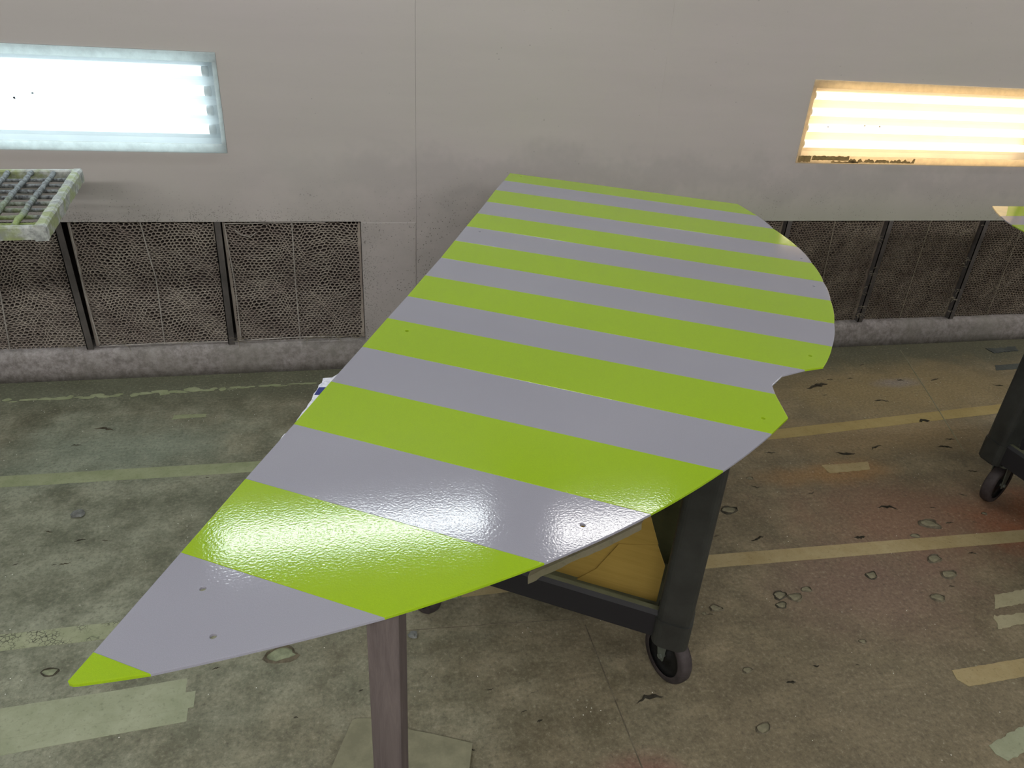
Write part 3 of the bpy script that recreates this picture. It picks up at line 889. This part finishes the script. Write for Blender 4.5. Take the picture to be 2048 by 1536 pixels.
# second panel by the frame edge
panel2 = tag(empty('striped_panel', (0, 0, 0)), 'second striped panel whose cream cornered tip enters beside the warm light', 'panel')
lx2 = [(2.8411, 2.7082), (2.8057, 2.6600), (2.7703, 2.6094), (2.7330, 2.5470), (2.6981, 2.4867), (2.6690, 2.4210), (2.6422, 2.3319), (2.600, 2.17), (2.565, 2.0), (2.545, 1.83), (2.535, 1.66), (2.53, 1.49), (2.53, 1.3)]
top_pieces = [
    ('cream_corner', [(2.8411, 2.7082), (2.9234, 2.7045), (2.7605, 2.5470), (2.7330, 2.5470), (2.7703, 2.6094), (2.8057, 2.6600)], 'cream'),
    ('green_stripe', [(2.9234, 2.7045), (3.75, 2.69), (3.75, 2.547), (2.7605, 2.547)], 'green'),
    ('grey_stripe', [(2.7330, 2.547), (3.75, 2.547), (3.75, 2.418), (2.6680, 2.418), (2.6981, 2.4867)], 'grey'),
    ('green_stripe', [(2.6680, 2.418), (3.75, 2.418), (3.75, 2.25), (2.621, 2.25), (2.6422, 2.3319)], 'green'),
    ('grey_stripe', [(2.621, 2.25), (3.75, 2.25), (3.75, 2.08), (2.5815, 2.08)], 'grey'),
    ('green_stripe', [(2.5815, 2.08), (3.75, 2.08), (3.75, 1.91), (2.554, 1.91)], 'green'),
    ('grey_stripe', [(2.554, 1.91), (3.75, 1.91), (3.75, 1.74), (2.540, 1.74)], 'grey'),
    ('green_stripe', [(2.540, 1.74), (3.75, 1.74), (3.75, 1.57), (2.533, 1.57)], 'green'),
    ('grey_stripe', [(2.533, 1.57), (3.75, 1.57), (3.75, 1.40), (2.53, 1.40)], 'grey'),
    ('green_stripe', [(2.53, 1.40), (3.75, 1.40), (3.75, 1.23), (2.53, 1.23)], 'green')]
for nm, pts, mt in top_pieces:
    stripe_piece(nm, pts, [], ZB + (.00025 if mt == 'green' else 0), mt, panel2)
# packing blocks that lift the panels off the carts
def block(name, x, y, z0, z1, hx, hy, rz, mat, label, cat):
    bm = bmesh.new()
    bx(bm, -hx, hx, -hy, hy, 0, z1 - z0, 0.003)
    o = build(name, bm, mat)
    o.location = (x, y, z0)
    o.rotation_euler = (0, 0, rz)
    return tag(o, label, cat)
def cw(lx, ly):
    c, s = math.cos(RZ1), math.sin(RZ1)
    return 0.82 + c * lx - s * ly, 1.287 + s * lx + c * ly
x, y = cw(-.15, .45); block('wood_block', x, y, .88, ZB - TH, .04, .25, RZ1, 'wood', 'timber block on the cart under the striped panel, hidden from view', 'block')
x, y = cw(-.62, .70); block('wood_block', x, y, .88, ZB - TH, .04, .12, RZ1, 'wood', 'shorter timber block on the cart under the striped panel, hidden from view', 'block')
block('wood_block', 2.95, 1.6, .88, ZB - TH, .05, .28, 0.0, 'wood', 'timber block on the second cart under the second panel, hidden from view', 'block')

# white padded bag between cart and panel
random.seed(9)
edge = [(-0.049, 1.4308), (-0.0659, 1.4301), (-0.0777, 1.3886), (-0.0906, 1.3366), (-0.1098, 1.2732), (-0.1238, 1.2302), (-0.1347, 1.2118), (-0.1519, 1.1727)]
out = []
for a, b in zip(edge, edge[1:]):
    for k in range(4):
        u = k / 4
        out.append((a[0] + (b[0] - a[0]) * u + random.uniform(-.0022, .0022), a[1] + (b[1] - a[1]) * u))
out += [(-0.150, 1.165), (-0.05, 1.16), (0.06, 1.25)]
q1, q2 = cw(-.70, .12), cw(-.55, .35)
out += [q1, q2, (0.22, 1.72), (0.05, 1.55)]
bm = bmesh.new()
prism(bm, out, 0.935, 0.990)
bag = tag(build('white_bag', bm, 'pad'), 'white textured bag with a navy block showing past the panel edge', 'bag')
bm = bmesh.new()
prism(bm, [(-0.0756, 1.3883), (-0.02, 1.3830), (-0.03, 1.3520), (-0.0844, 1.3569)], 0.9902, 0.9908)
build('navy_block', bm, 'navy', bag)

# cardboard box and olive board on the lower tray
def cart_local(name):
    return empty(name, (0.820, 1.287, 0.237), RZ1)
bxr = tag(cart_local('cardboard_box'), 'opened brown cardboard box with creased flap on the lower cart tray', 'box')
def card_poly(pts, y0, th, nm, mat='card'):
    bm = bmesh.new()
    prism(bm, pts, y0, y0 + th)
    for v in bm.verts:
        v.co = Vector((v.co.x, v.co.z, v.co.y))
    return build(nm, bm, mat, bxr)
card_poly([(-0.058, 0.004), (-0.055, 0.138), (-0.086, 0.205), (-0.190, 0.172), (-0.243, 0.060), (-0.295, -0.0)], 0.075, 0.004, 'front_flap')
card_poly([(-0.085, 0.206), (-0.128, 0.315), (-0.30, 0.315), (-0.190, 0.173)], 0.0765, 0.004, 'upper_flap')
card_poly([(-0.16, 0.0), (-0.12, 0.155), (-0.16, 0.30), (-0.60, 0.36), (-0.60, 0.0)], 0.084, 0.005, 'front_panel')
bm = bmesh.new(); bx(bm, -.60, -.595, .089, .22, 0, .36); build('side_panel', bm, 'card', bxr)
bm = bmesh.new(); bx(bm, -.60, -.16, .22, .225, 0, .36); build('back_panel', bm, 'card', bxr)
bm = bmesh.new(); bx(bm, -.165, -.160, .089, .22, 0, .30); build('side_panel', bm, 'card', bxr)
ob = tag(cart_local('olive_board'), 'dark olive board standing behind the cardboard box on the cart', 'board')
bm = bmesh.new(); bx(bm, -.50, -.030, .25, .265, 0, .42, .003); build('board_sheet', bm, 'olive', ob)
bm = bmesh.new(); bx(bm, -.030, -.018, .245, .270, 0, .43, .003); build('board_rim', bm, 'card_floor', ob)

# ------------------------------------------------------------------ wooden post on a card base
th = math.radians(17.5)
ca, sa = math.cos(th), math.sin(th)
sz = 0.0445
a0 = Vector((-0.002, 0.7105))
u, v_ = Vector((ca, -sa)) * sz, Vector((sa, ca)) * sz
ctr = a0 + (u + v_) / 2
bm = bmesh.new()
bx(bm, -sz / 2, sz / 2, -sz / 2, sz / 2, 0, ZB - TH - 0.008, 0.0015)
post = build('wooden_post', bm, 'wood')
post.location = (ctr.x, ctr.y, 0.008)
post.rotation_euler = (0, 0, -th)
tag(post, 'weathered square timber post propping the pointed panel end', 'post')
for pts in ([(-.012, .40), (-.004, .30), (.002, .18)], [(-.016, .42), (-.012, .28), (-.009, .16)]):
    build('scratch', tube(bmesh.new(), [(x, -sz / 2 - .0002, z) for x, z in pts], .0005, 5), 'wire', post)
random.seed(3)
cb = [(-0.0525, 1.3165), (-0.040, 1.318), (-0.0129, 1.3145), (0.03, 1.295), (0.0904, 1.2664), (0.1000, 1.259), (0.150, 1.240), (0.2546, 1.1938), (0.236, 1.13), (0.09, 0.66), (0.05, 0.60), (-0.31, 0.70)]
bm = bmesh.new()
prism(bm, cb, 0.0, 0.008)
tag(build('cardboard_sheet', bm, 'card_floor'), 'flat dusty cardboard sheet under the timber post', 'cardboard')
bm = bmesh.new()
prism(bm, [(0.04, 1.288), (0.092, 1.264), (0.080, 1.236), (0.07, 1.232), (0.03, 1.258)], 0.0081, 0.0087)
tag(build('masking_tape', bm, 'tape_patch'), 'short tape tab stuck on the dusty cardboard sheet', 'tape')

# ------------------------------------------------------------------ tape on the floor
def tape_strip(line, width, mat, label, seed=0, z=0.0006, ragged=0.0, group=None):
    """tape along a polyline with torn ends"""
    random.seed(seed)
    n = []
    up, dn = [], []
    for i, p in enumerate(line):
        a = Vector(line[max(i - 1, 0)]); b = Vector(line[min(i + 1, len(line) - 1)])
        d = (b - a).normalized()
        nn = Vector((-d.y, d.x)) * width / 2
        P = Vector(p)
        up.append(tuple(P + nn * (1 + random.uniform(-ragged, ragged))))
        dn.append(tuple(P - nn * (1 + random.uniform(-ragged, ragged))))
    bm = bmesh.new()
    prism(bm, up + dn[::-1], 0.0, z)
    return tag(build('masking_tape', bm, mat), label, 'tape', group)
def densify(pts, step=0.08):
    out = []
    for a, b in zip(pts, pts[1:]):
        n = max(1, int((Vector(b) - Vector(a)).length / step))
        for k in range(n):
            out.append(tuple(Vector(a) + (Vector(b) - Vector(a)) * (k / n)))
    return out + [pts[-1]]
tape_strip(densify([(-4.6, 2.585), (-1.337, 2.573), (-0.442, 2.557), (0.6, 2.535), (1.5, 2.522)]), 0.074, 'tape_green', 'long greenish tape line on the floor running behind the white bag', 1, ragged=.03)
tape_strip(densify([(1.505, 2.520), (1.91, 2.522), (3.23, 2.608), (4.6, 2.70)]), 0.076, 'tape_ochre', 'long ochre tape line on the floor nearer the filter wall', 2, ragged=.02)
tape_strip(densify([(-3.6, 1.745), (-1.046, 1.745), (-0.756, 1.747), (0.3, 1.752)]), 0.064, 'tape_crackle', 'crackled greenish tape line on the floor behind the pointed panel end', 3, ragged=.05)
tape_strip(densify([(0.305, 1.752), (1.20, 1.758), (1.9, 1.733), (2.52, 1.711), (3.9, 1.66)]), 0.065, 'tape_tan', 'long tan tape line on the floor passing under the second cart', 4, ragged=.02)
# worn residue line near the kerb
random.seed(31)
bm = bmesh.new()
for i in range(46):
    x = -1.75 + i * 0.034 + random.uniform(-.01, .01)
    if random.random() < .25:
        continue
    y = 3.222 + .018 * (x + 1) + random.uniform(-.012, .012)
    l, hgt = random.uniform(.02, .05), random.uniform(.006, .028) * (0.5 if x > -.6 else 1)
    k = random.randint(6, 9)
    ring = [(x + l * math.cos(2 * math.pi * j / k) * random.uniform(.6, 1), y + hgt * math.sin(2 * math.pi * j / k) * random.uniform(.5, 1)) for j in range(k)]
    prism(bm, ring, 0.0, 0.0005 + .00002 * i)
tag(build('tape_residue', bm, 'tape_green'), 'broken line of worn green tape residue near the kerb', 'residue', kind='stuff')
# block of tape strips beside the pointed panel end
for i, (l, s, lab) in enumerate((
        ([(-2.2, 1.43), (-0.9537, 1.484), (-0.70, 1.495), (-0.5010, 1.507)], .050, 'uppermost of three tape strips laid side by side on the floor'),
        ([(-2.2, 1.385), (-0.937, 1.437), (-0.70, 1.447), (-0.4720, 1.458)], .052, 'middle strip of three tapes laid side by side on the floor'),
        ([(-2.2, 1.335), (-0.921, 1.388), (-0.70, 1.402), (-0.4835, 1.415)], .050, 'lowest of three tape strips laid side by side on the floor'))):
    tape_strip(densify(l, .1), s, 'tape_patch', lab, 40 + i, z=0.0006 + .0004 * (i % 2), ragged=.04)
def torn(pts, mat, label, seed, z=0.0010, jag=0.004):
    random.seed(seed)
    out = []
    for a, b in zip(pts, pts[1:] + pts[:1]):
        n = max(2, int((Vector(b) - Vector(a)).length / .012))
        for k in range(n):
            p = Vector(a) + (Vector(b) - Vector(a)) * (k / n)
            out.append((p.x + random.uniform(-jag, jag) * .5, p.y + random.uniform(-jag, jag) * .5))
    bm = bmesh.new()
    prism(bm, out, 0.0, z)
    return tag(build('masking_tape', bm, mat), label, 'tape')
torn([(2.1448, 1.4494), (2.60, 1.475), (2.55, 1.419), (2.0911, 1.3919)], 'tape_sand', 'torn tape strip at the frame edge, farther of the overlapping pair', 1, .0012, .005)
torn([(2.0617, 1.3647), (2.15, 1.360), (2.45, 1.40), (2.40, 1.33), (2.0273, 1.3131)], 'tape_sand', 'ragged stained tape strip at the frame edge, nearer of the overlapping pair', 2, .0009, .009)
torn([(1.7455, 1.1913), (2.50, 1.20), (2.45, 1.139), (1.7539, 1.131), (1.735, 1.16)], 'tape_tan', 'single tan tape strip with a lifted torn end near the frame edge', 3, .0014, .002)
torn([(1.6596, 0.9529), (2.10, 1.055), (2.05, 0.99), (1.6761, 0.9006), (1.655, .925)], 'tape_patch', 'tape strip crossing the lower frame corner at a slant', 4, .0012, .006)
torn([(1.9851, 2.2582), (2.2158, 2.2561), (2.1914, 2.2013), (1.9873, 2.1976)], 'tape_tan', 'short tan rectangle of tape alone between the two tape lines', 5, .0014, .004)
torn([(-0.80, 3.005), (-0.66, 3.0), (-0.66, 2.975), (-0.80, 2.97)], 'tape_green', 'small green tape scrap on the floor near the kerb', 6, .0010, .006)
torn([(3.7808, 3.28), (3.86, 3.27), (4.0106, 3.288), (3.9708, 3.2278), (3.7888, 3.2098)], 'tape_dark', 'dark curled scrap on the floor close to the kerb', 7, .004, .012)
torn([(3.6522, 3.0636), (3.8367, 3.0717), (3.7736, 3.0072), (3.6044, 3.005)], 'tape_dark', 'dark speckled tape rectangle beside the second cart leg', 8, .0012, .003)

# ------------------------------------------------------------------ flakes and blisters of the floor coating
CH = [(1.418, 2.02, 0.066, 'b'), (2.082, 1.942, 0.086, 's'), (2.189, 1.826, 0.08, 'b'), (2.748, 2.541, 0.08, 'd'), (2.402, 2.938, 0.159, 's'), (2.071, 2.979, 0.111, 's'), (1.76, 1.604, 0.049, 'b'), (2.052, 1.563, 0.061, 'b'), (2.058, 1.646, 0.059, 'b'), (1.374, 1.563, 0.053, 'b'), (1.423, 1.548, 0.053, 'b'), (1.484, 1.576, 0.039, 'b'), (1.356, 1.522, 0.042, 'b'), (1.127, 1.544, 0.044, 'b'), (1.925, 1.469, 0.051, 'b'), (2.019, 1.512, 0.026, 's'), (1.109, 1.295, 0.031, 'b'), (1.219, 1.235, 0.031, 'd'), (1.33, 1.278, 0.022, 'd'), (1.057, 1.107, 0.046, 'b'), (1.536, 1.339, 0.027, 'b'), (2.025, 2.819, 0.091, 's'), (2.659, 2.755, 0.084, 's'), (1.447, 1.848, 0.066, 's'), (1.852, 1.80, 0.052, 'd'), (1.612, 2.21, 0.031, 'b'), (1.609, 2.154, 0.043, 's'), (1.823, 2.084, 0.035, 's'), (1.805, 2.383, 0.056, 's'), (2.753, 2.376, 0.051, 's'), (2.339, 2.354, 0.079, 's'), (2.675, 2.317, 0.075, 's'), (2.48, 2.042, 0.018, 's'), (2.66, 2.13, 0.048, 's'), (2.478, 1.982, 0.041, 's'), (2.279, 1.921, 0.03, 's'), (2.471, 1.856, 0.022, 'b'), (2.077, 1.773, 0.037, 'b'), (2.277, 1.82, 0.042, 's'), (2.231, 1.651, 0.036, 's'), (1.295, 1.884, 0.027, 's'), (0.776, 1.246, 0.087, 's'), (-1.061, 2.912, 0.089, 's'), (-1.139, 2.804, 0.047, 's'), (-1.07, 2.246, 0.03, 's'), (-0.875, 1.612, 0.045, 'b'), (-0.251, 1.573, 0.09, 'b'), (-0.429, 1.555, 0.025, 's'), (-0.027, 1.412, 0.014, 'd'), (-0.201, 1.354, 0.013, 'd'), (0.449, 1.324, 0.014, 's'), (0.332, 1.357, 0.02, 's'), (0.448, 1.233, 0.019, 'd'), (0.411, 1.268, 0.022, 's'), (-0.587, 2.504, 0.015, 'd'), (-1.122, 2.087, 0.016, 'd'), (-0.969, 2.069, 0.038, 's'), (-1.002, 2.069, 0.019, 's'), (-0.873, 2.173, 0.023, 's'), (-0.954, 2.179, 0.04, 's'), (0.252, 1.18, 0.016, 'd'), (1.461, 1.258, 0.016, 's'), (2.386, 1.811, 0.026, 's'), (3.465, 2.845, 0.061, 's'), (3.136, 2.937, 0.072, 's'), (2.927, 2.958, 0.048, 's'), (2.646, 3.004, 0.041, 's'), (2.519, 3.0, 0.041, 's'), (2.827, 3.149, 0.043, 's'), (2.001, 2.632, 0.061, 's'), (2.388, 2.848, 0.028, 's'), (2.158, 2.339, 0.096, 's'), (1.094, 1.52, 0.027, 's'), (1.077, 1.529, 0.017, 'b')]
OWN = {0: 'deep oval blister beside the cart leg showing pale underlayer', 4: 'long torn flake on the floor beyond the panel notch', 3: 'dark curled flake with a black gap beside the ochre tape line', 1: 'long dark curled flake standing on the reddish floor', 46: 'large torn blister on the floor below the pointed panel end', 41: 'broad faint flake on the floor in front of the cart caster', 19: 'six sided blister ring on the floor nearest the lower edge', 42: 'thin dark flake on the green floor near the kerb'}
random.seed(77)
ORD = 'first second third fourth fifth sixth seventh eighth ninth tenth eleventh twelfth thirteenth fourteenth fifteenth sixteenth'.split()
def zone(x, y):
    if x < -0.3:
        return 'on the green floor past the kerb tape' if y > 2.65 else ('between the two green tape lines' if y > 1.8 else 'beside the strips of tape')
    if x < 0.95:
        return 'on the floor around the timber post'
    if y > 2.56:
        return 'between the ochre tape line and kerb'
    if y > 2.15:
        return 'just below the ochre tape line'
    if y > 1.72:
        return 'just above the tan tape line'
    return 'below the tan tape line' if y > 1.4 else 'on the bare floor towards the photographer'
NAMES = {}
for kinds, noun in (('b', 'blister'), ('sd', 'curled flake')):
    zs = {}
    for i, (x, y, s_, kd) in enumerate(CH):
        if kd in kinds and i not in OWN:
            zs.setdefault(zone(x, y), []).append((x, i))
    for zn_, mem in zs.items():
        for k, (x, i) in enumerate(sorted(mem)):
            NAMES[i] = ('only small %s %s' % (noun, zn_)) if len(mem) == 1 else '%s small %s from the left %s' % (ORD[k], noun, zn_)
for i, (x, y, s, kind) in enumerate(CH):
    ang = random.uniform(-.35, .35)
    ux, uy = math.cos(ang), math.sin(ang)
    if kind == 'b':
        n = 14
        t = empty('floor_blister', (x, y, 0))
        ph = random.uniform(0, 6.28)
        ring = []
        for k in range(n):
            a = 2 * math.pi * k / n
            r = s * .46 * (1 + .22 * math.sin(3 * a + ph) * random.random() + random.uniform(-.1, .1))
            px, py = r * math.cos(a), r * .62 * math.sin(a)
            ring.append((px * ux - py * uy, px * uy + py * ux))
        bm = bmesh.new(); prism(bm, ring, 0.0, .0006)
        build('underlayer', bm, 'under' if x > .3 else 'under_green', t)
        bm = bmesh.new()
        prev = None; first = None
        for k in range(n + 1):
            px, py = ring[k % n]
            hgt = s * (0.03 + 0.12 * abs(math.sin(2 * math.pi * (k % n) / n * 1.5 + ph)))
            row = [bm.verts.new((px * f, py * f, z)) for f, z in ((1.0, 0.0002), (1.03, hgt), (1.09, hgt * .6), (1.22, 0.0002))] if k < n else first
            if k == 0:
                first = row
            if prev:
                for j in range(3):
                    bm.faces.new((prev[j], prev[j + 1], row[j + 1], row[j]))
            prev = row
        build('lifted_rim', bm, 'flake_dark' if i % 3 == 0 else 'flake', t)
        tag(t, OWN.get(i) or NAMES[i], 'blister', 'blisters in the floor coating')
    elif kind in 'sd':
        n = 9
        bm = bmesh.new()
        prev = None
        bow = random.uniform(-.3, .3)
        wid = (0.13 if kind == 's' else .30)
        for k in range(n):
            u = k / (n - 1) * 2 - 1
            w2 = s * wid * (1 - abs(u) ** 2.2) * random.uniform(.5, 1.0) + .0008
            cxx, cyy = u * s / 2, s * bow * (1 - u * u) * .5 + random.uniform(-.06, .06) * s
            hg = s * random.uniform(.02, .085) * (1 - u * u)
            row = []
            for f, z in ((-1, 0.0003), (-.2, hg * .9), (.7, hg * 1.1), (1.0, hg * .8)):
                px, py = cxx, cyy + f * w2 / 2
                row.append(bm.verts.new((px * ux - py * uy, px * uy + py * ux, z)))
            if prev:
                for j in range(3):
                    bm.faces.new((prev[j], prev[j + 1], row[j + 1], row[j]))
            prev = row
        bmesh.ops.solidify(bm, geom=bm.faces[:], thickness=0.0006)
        o = build('floor_flake', bm, 'flake_dark' if (kind == 'd' or i % 2) else 'flake')
        o.location = (x, y, 0.0)
        tag(o, OWN.get(i) or NAMES[i], 'flake', 'curled flakes of floor coating')
def crumple(x, y, s, label, mat):
    bm = bmesh.new()
    bmesh.ops.create_icosphere(bm, subdivisions=2, radius=1.0)
    for v in bm.verts:
        k = 0.55 + 0.6 * abs(mnoise.noise(v.co * 2.1 + Vector((x * 9, y * 9, 0))))
        v.co = Vector((v.co.x * k * s * .5, v.co.y * k * s * .42, max(-0.3, v.co.z) * k * s * .32 + s * .09))
    o = build('crumpled_scrap', bm, mat)
    o.location = (x, y, 0)
    tag(o, label, 'scrap')
crumple(-1.0, 2.325, .07, 'grey crumpled scrap on the greenish floor between the tape lines', 'grey_lint')
crumple(.133, 1.584, .045, 'small grey crumpled tuft on the floor beside the timber post', 'grey_lint')

# ------------------------------------------------------------------ steel grate on trestle
GA = Vector((-1.019, 3.157))
gu = Vector((.1375, -.9905))       # along the end rail, towards the near edge
gv = Vector((-.997, -.07))         # along the grate, out of frame
GL = 0.757
gz = 1.03
gt = tag(empty('steel_grate', (0, 0, 0)), 'oversprayed steel grate shelf entering at the frame edge below the cool light', 'grate')
def gp(u, v, z=gz):
    p = GA + gu * u + gv * v
    return Vector((p.x, p.y, z))
def lumpy(a, b, r, amp, seed, n=24):
    random.seed(seed)
    pts, rr = [], []
    for k in range(n + 1):
        u = k / n
        pts.append(a + (b - a) * u + Vector((random.uniform(-amp, amp), 0, random.uniform(-amp, amp) * .6)))
        rr.append(r * random.uniform(.85, 1.22))
    return tube(bmesh.new(), pts, rr, 8)
GW = 1.25
for nm, a, b in (('end_rail', gp(-.012, .0), gp(GL + .012, .0)), ('end_rail', gp(-.012, GW), gp(GL + .012, GW))):
    bm = bmesh.new()
    d = (b - a).normalized(); s = d.cross(Vector((0, 0, 1)))
    random.seed(12 if nm else 1)
    prev = None
    n = 26
    for k in range(n + 1):
        c = a + (b - a) * (k / n)
        w2 = .0165 * random.uniform(.9, 1.18)
        row = [bm.verts.new(c + s * (f * w2) + Vector((0, 0, z + random.uniform(-.0015, .0015)))) for f, z in ((-1, -.034), (-1, .006), (-.65, .014), (.65, .014), (1, .006), (1, -.034))]
        if prev:
            for j in range(6):
                bm.faces.new((prev[j], prev[(j + 1) % 6], row[(j + 1) % 6], row[j]))
        else:
            bm.faces.new(row[::-1])
        prev = row
    bm.faces.new(prev)
    build(nm, bm, 'rail', gt)
for nm, u in (('side_rail', 0.0), ('side_rail', GL)):
    bm = bmesh.new()
    a, b = gp(u, .012), gp(u, GW)
    s = Vector((gu.x, gu.y, 0))
    vs = []
    for c in (a, b):
        vs.append([bm.verts.new(c + s * f + Vector((0, 0, z))) for f, z in ((-.012, -.030), (-.012, .006), (-.006, .012), (.006, .012), (.012, .006), (.012, -.030))])
    for j in range(6):
        bm.faces.new((vs[0][j], vs[0][(j + 1) % 6], vs[1][(j + 1) % 6], vs[1][j]))
    bm.faces.new(vs[0][::-1]); bm.faces.new(vs[1])
    build(nm, bm, 'rail', gt)
for k in range(1, 9):
    u = GL * k / 9
    build('cross_bar', lumpy(gp(u, .01, gz - .010), gp(u, GW - .01, gz - .010), .0068, .0006, 100 + k, 40), 'grate', gt, True)
for k in range(1, 16):
    v = 0.0775 * k
    build('rod', lumpy(gp(.008, v, gz + .002), gp(GL - .008, v, gz + .002), .0088, .0022, 200 + k, 28), 'grate', gt, True)
tr = tag(empty('trestle', (0, 0, 0)), 'steel trestle carrying the grate out of view past the frame edge', 'trestle')
for u, v in ((.08, .80), (GL - .08, .80), (.08, 1.15), (GL - .08, 1.15)):
    p = gp(u, v)
    box('leg', p.x - .02, p.x + .02, p.y - .02, p.y + .02, 0, gz - .034, 'post', tr)
for v in (.80, 1.15):
    a, b = gp(.02, v), gp(GL - .02, v)
    build('beam', tube(bmesh.new(), [(a.x, a.y, gz - .05), (b.x, b.y, gz - .05)], .016, 6), 'post', tr)
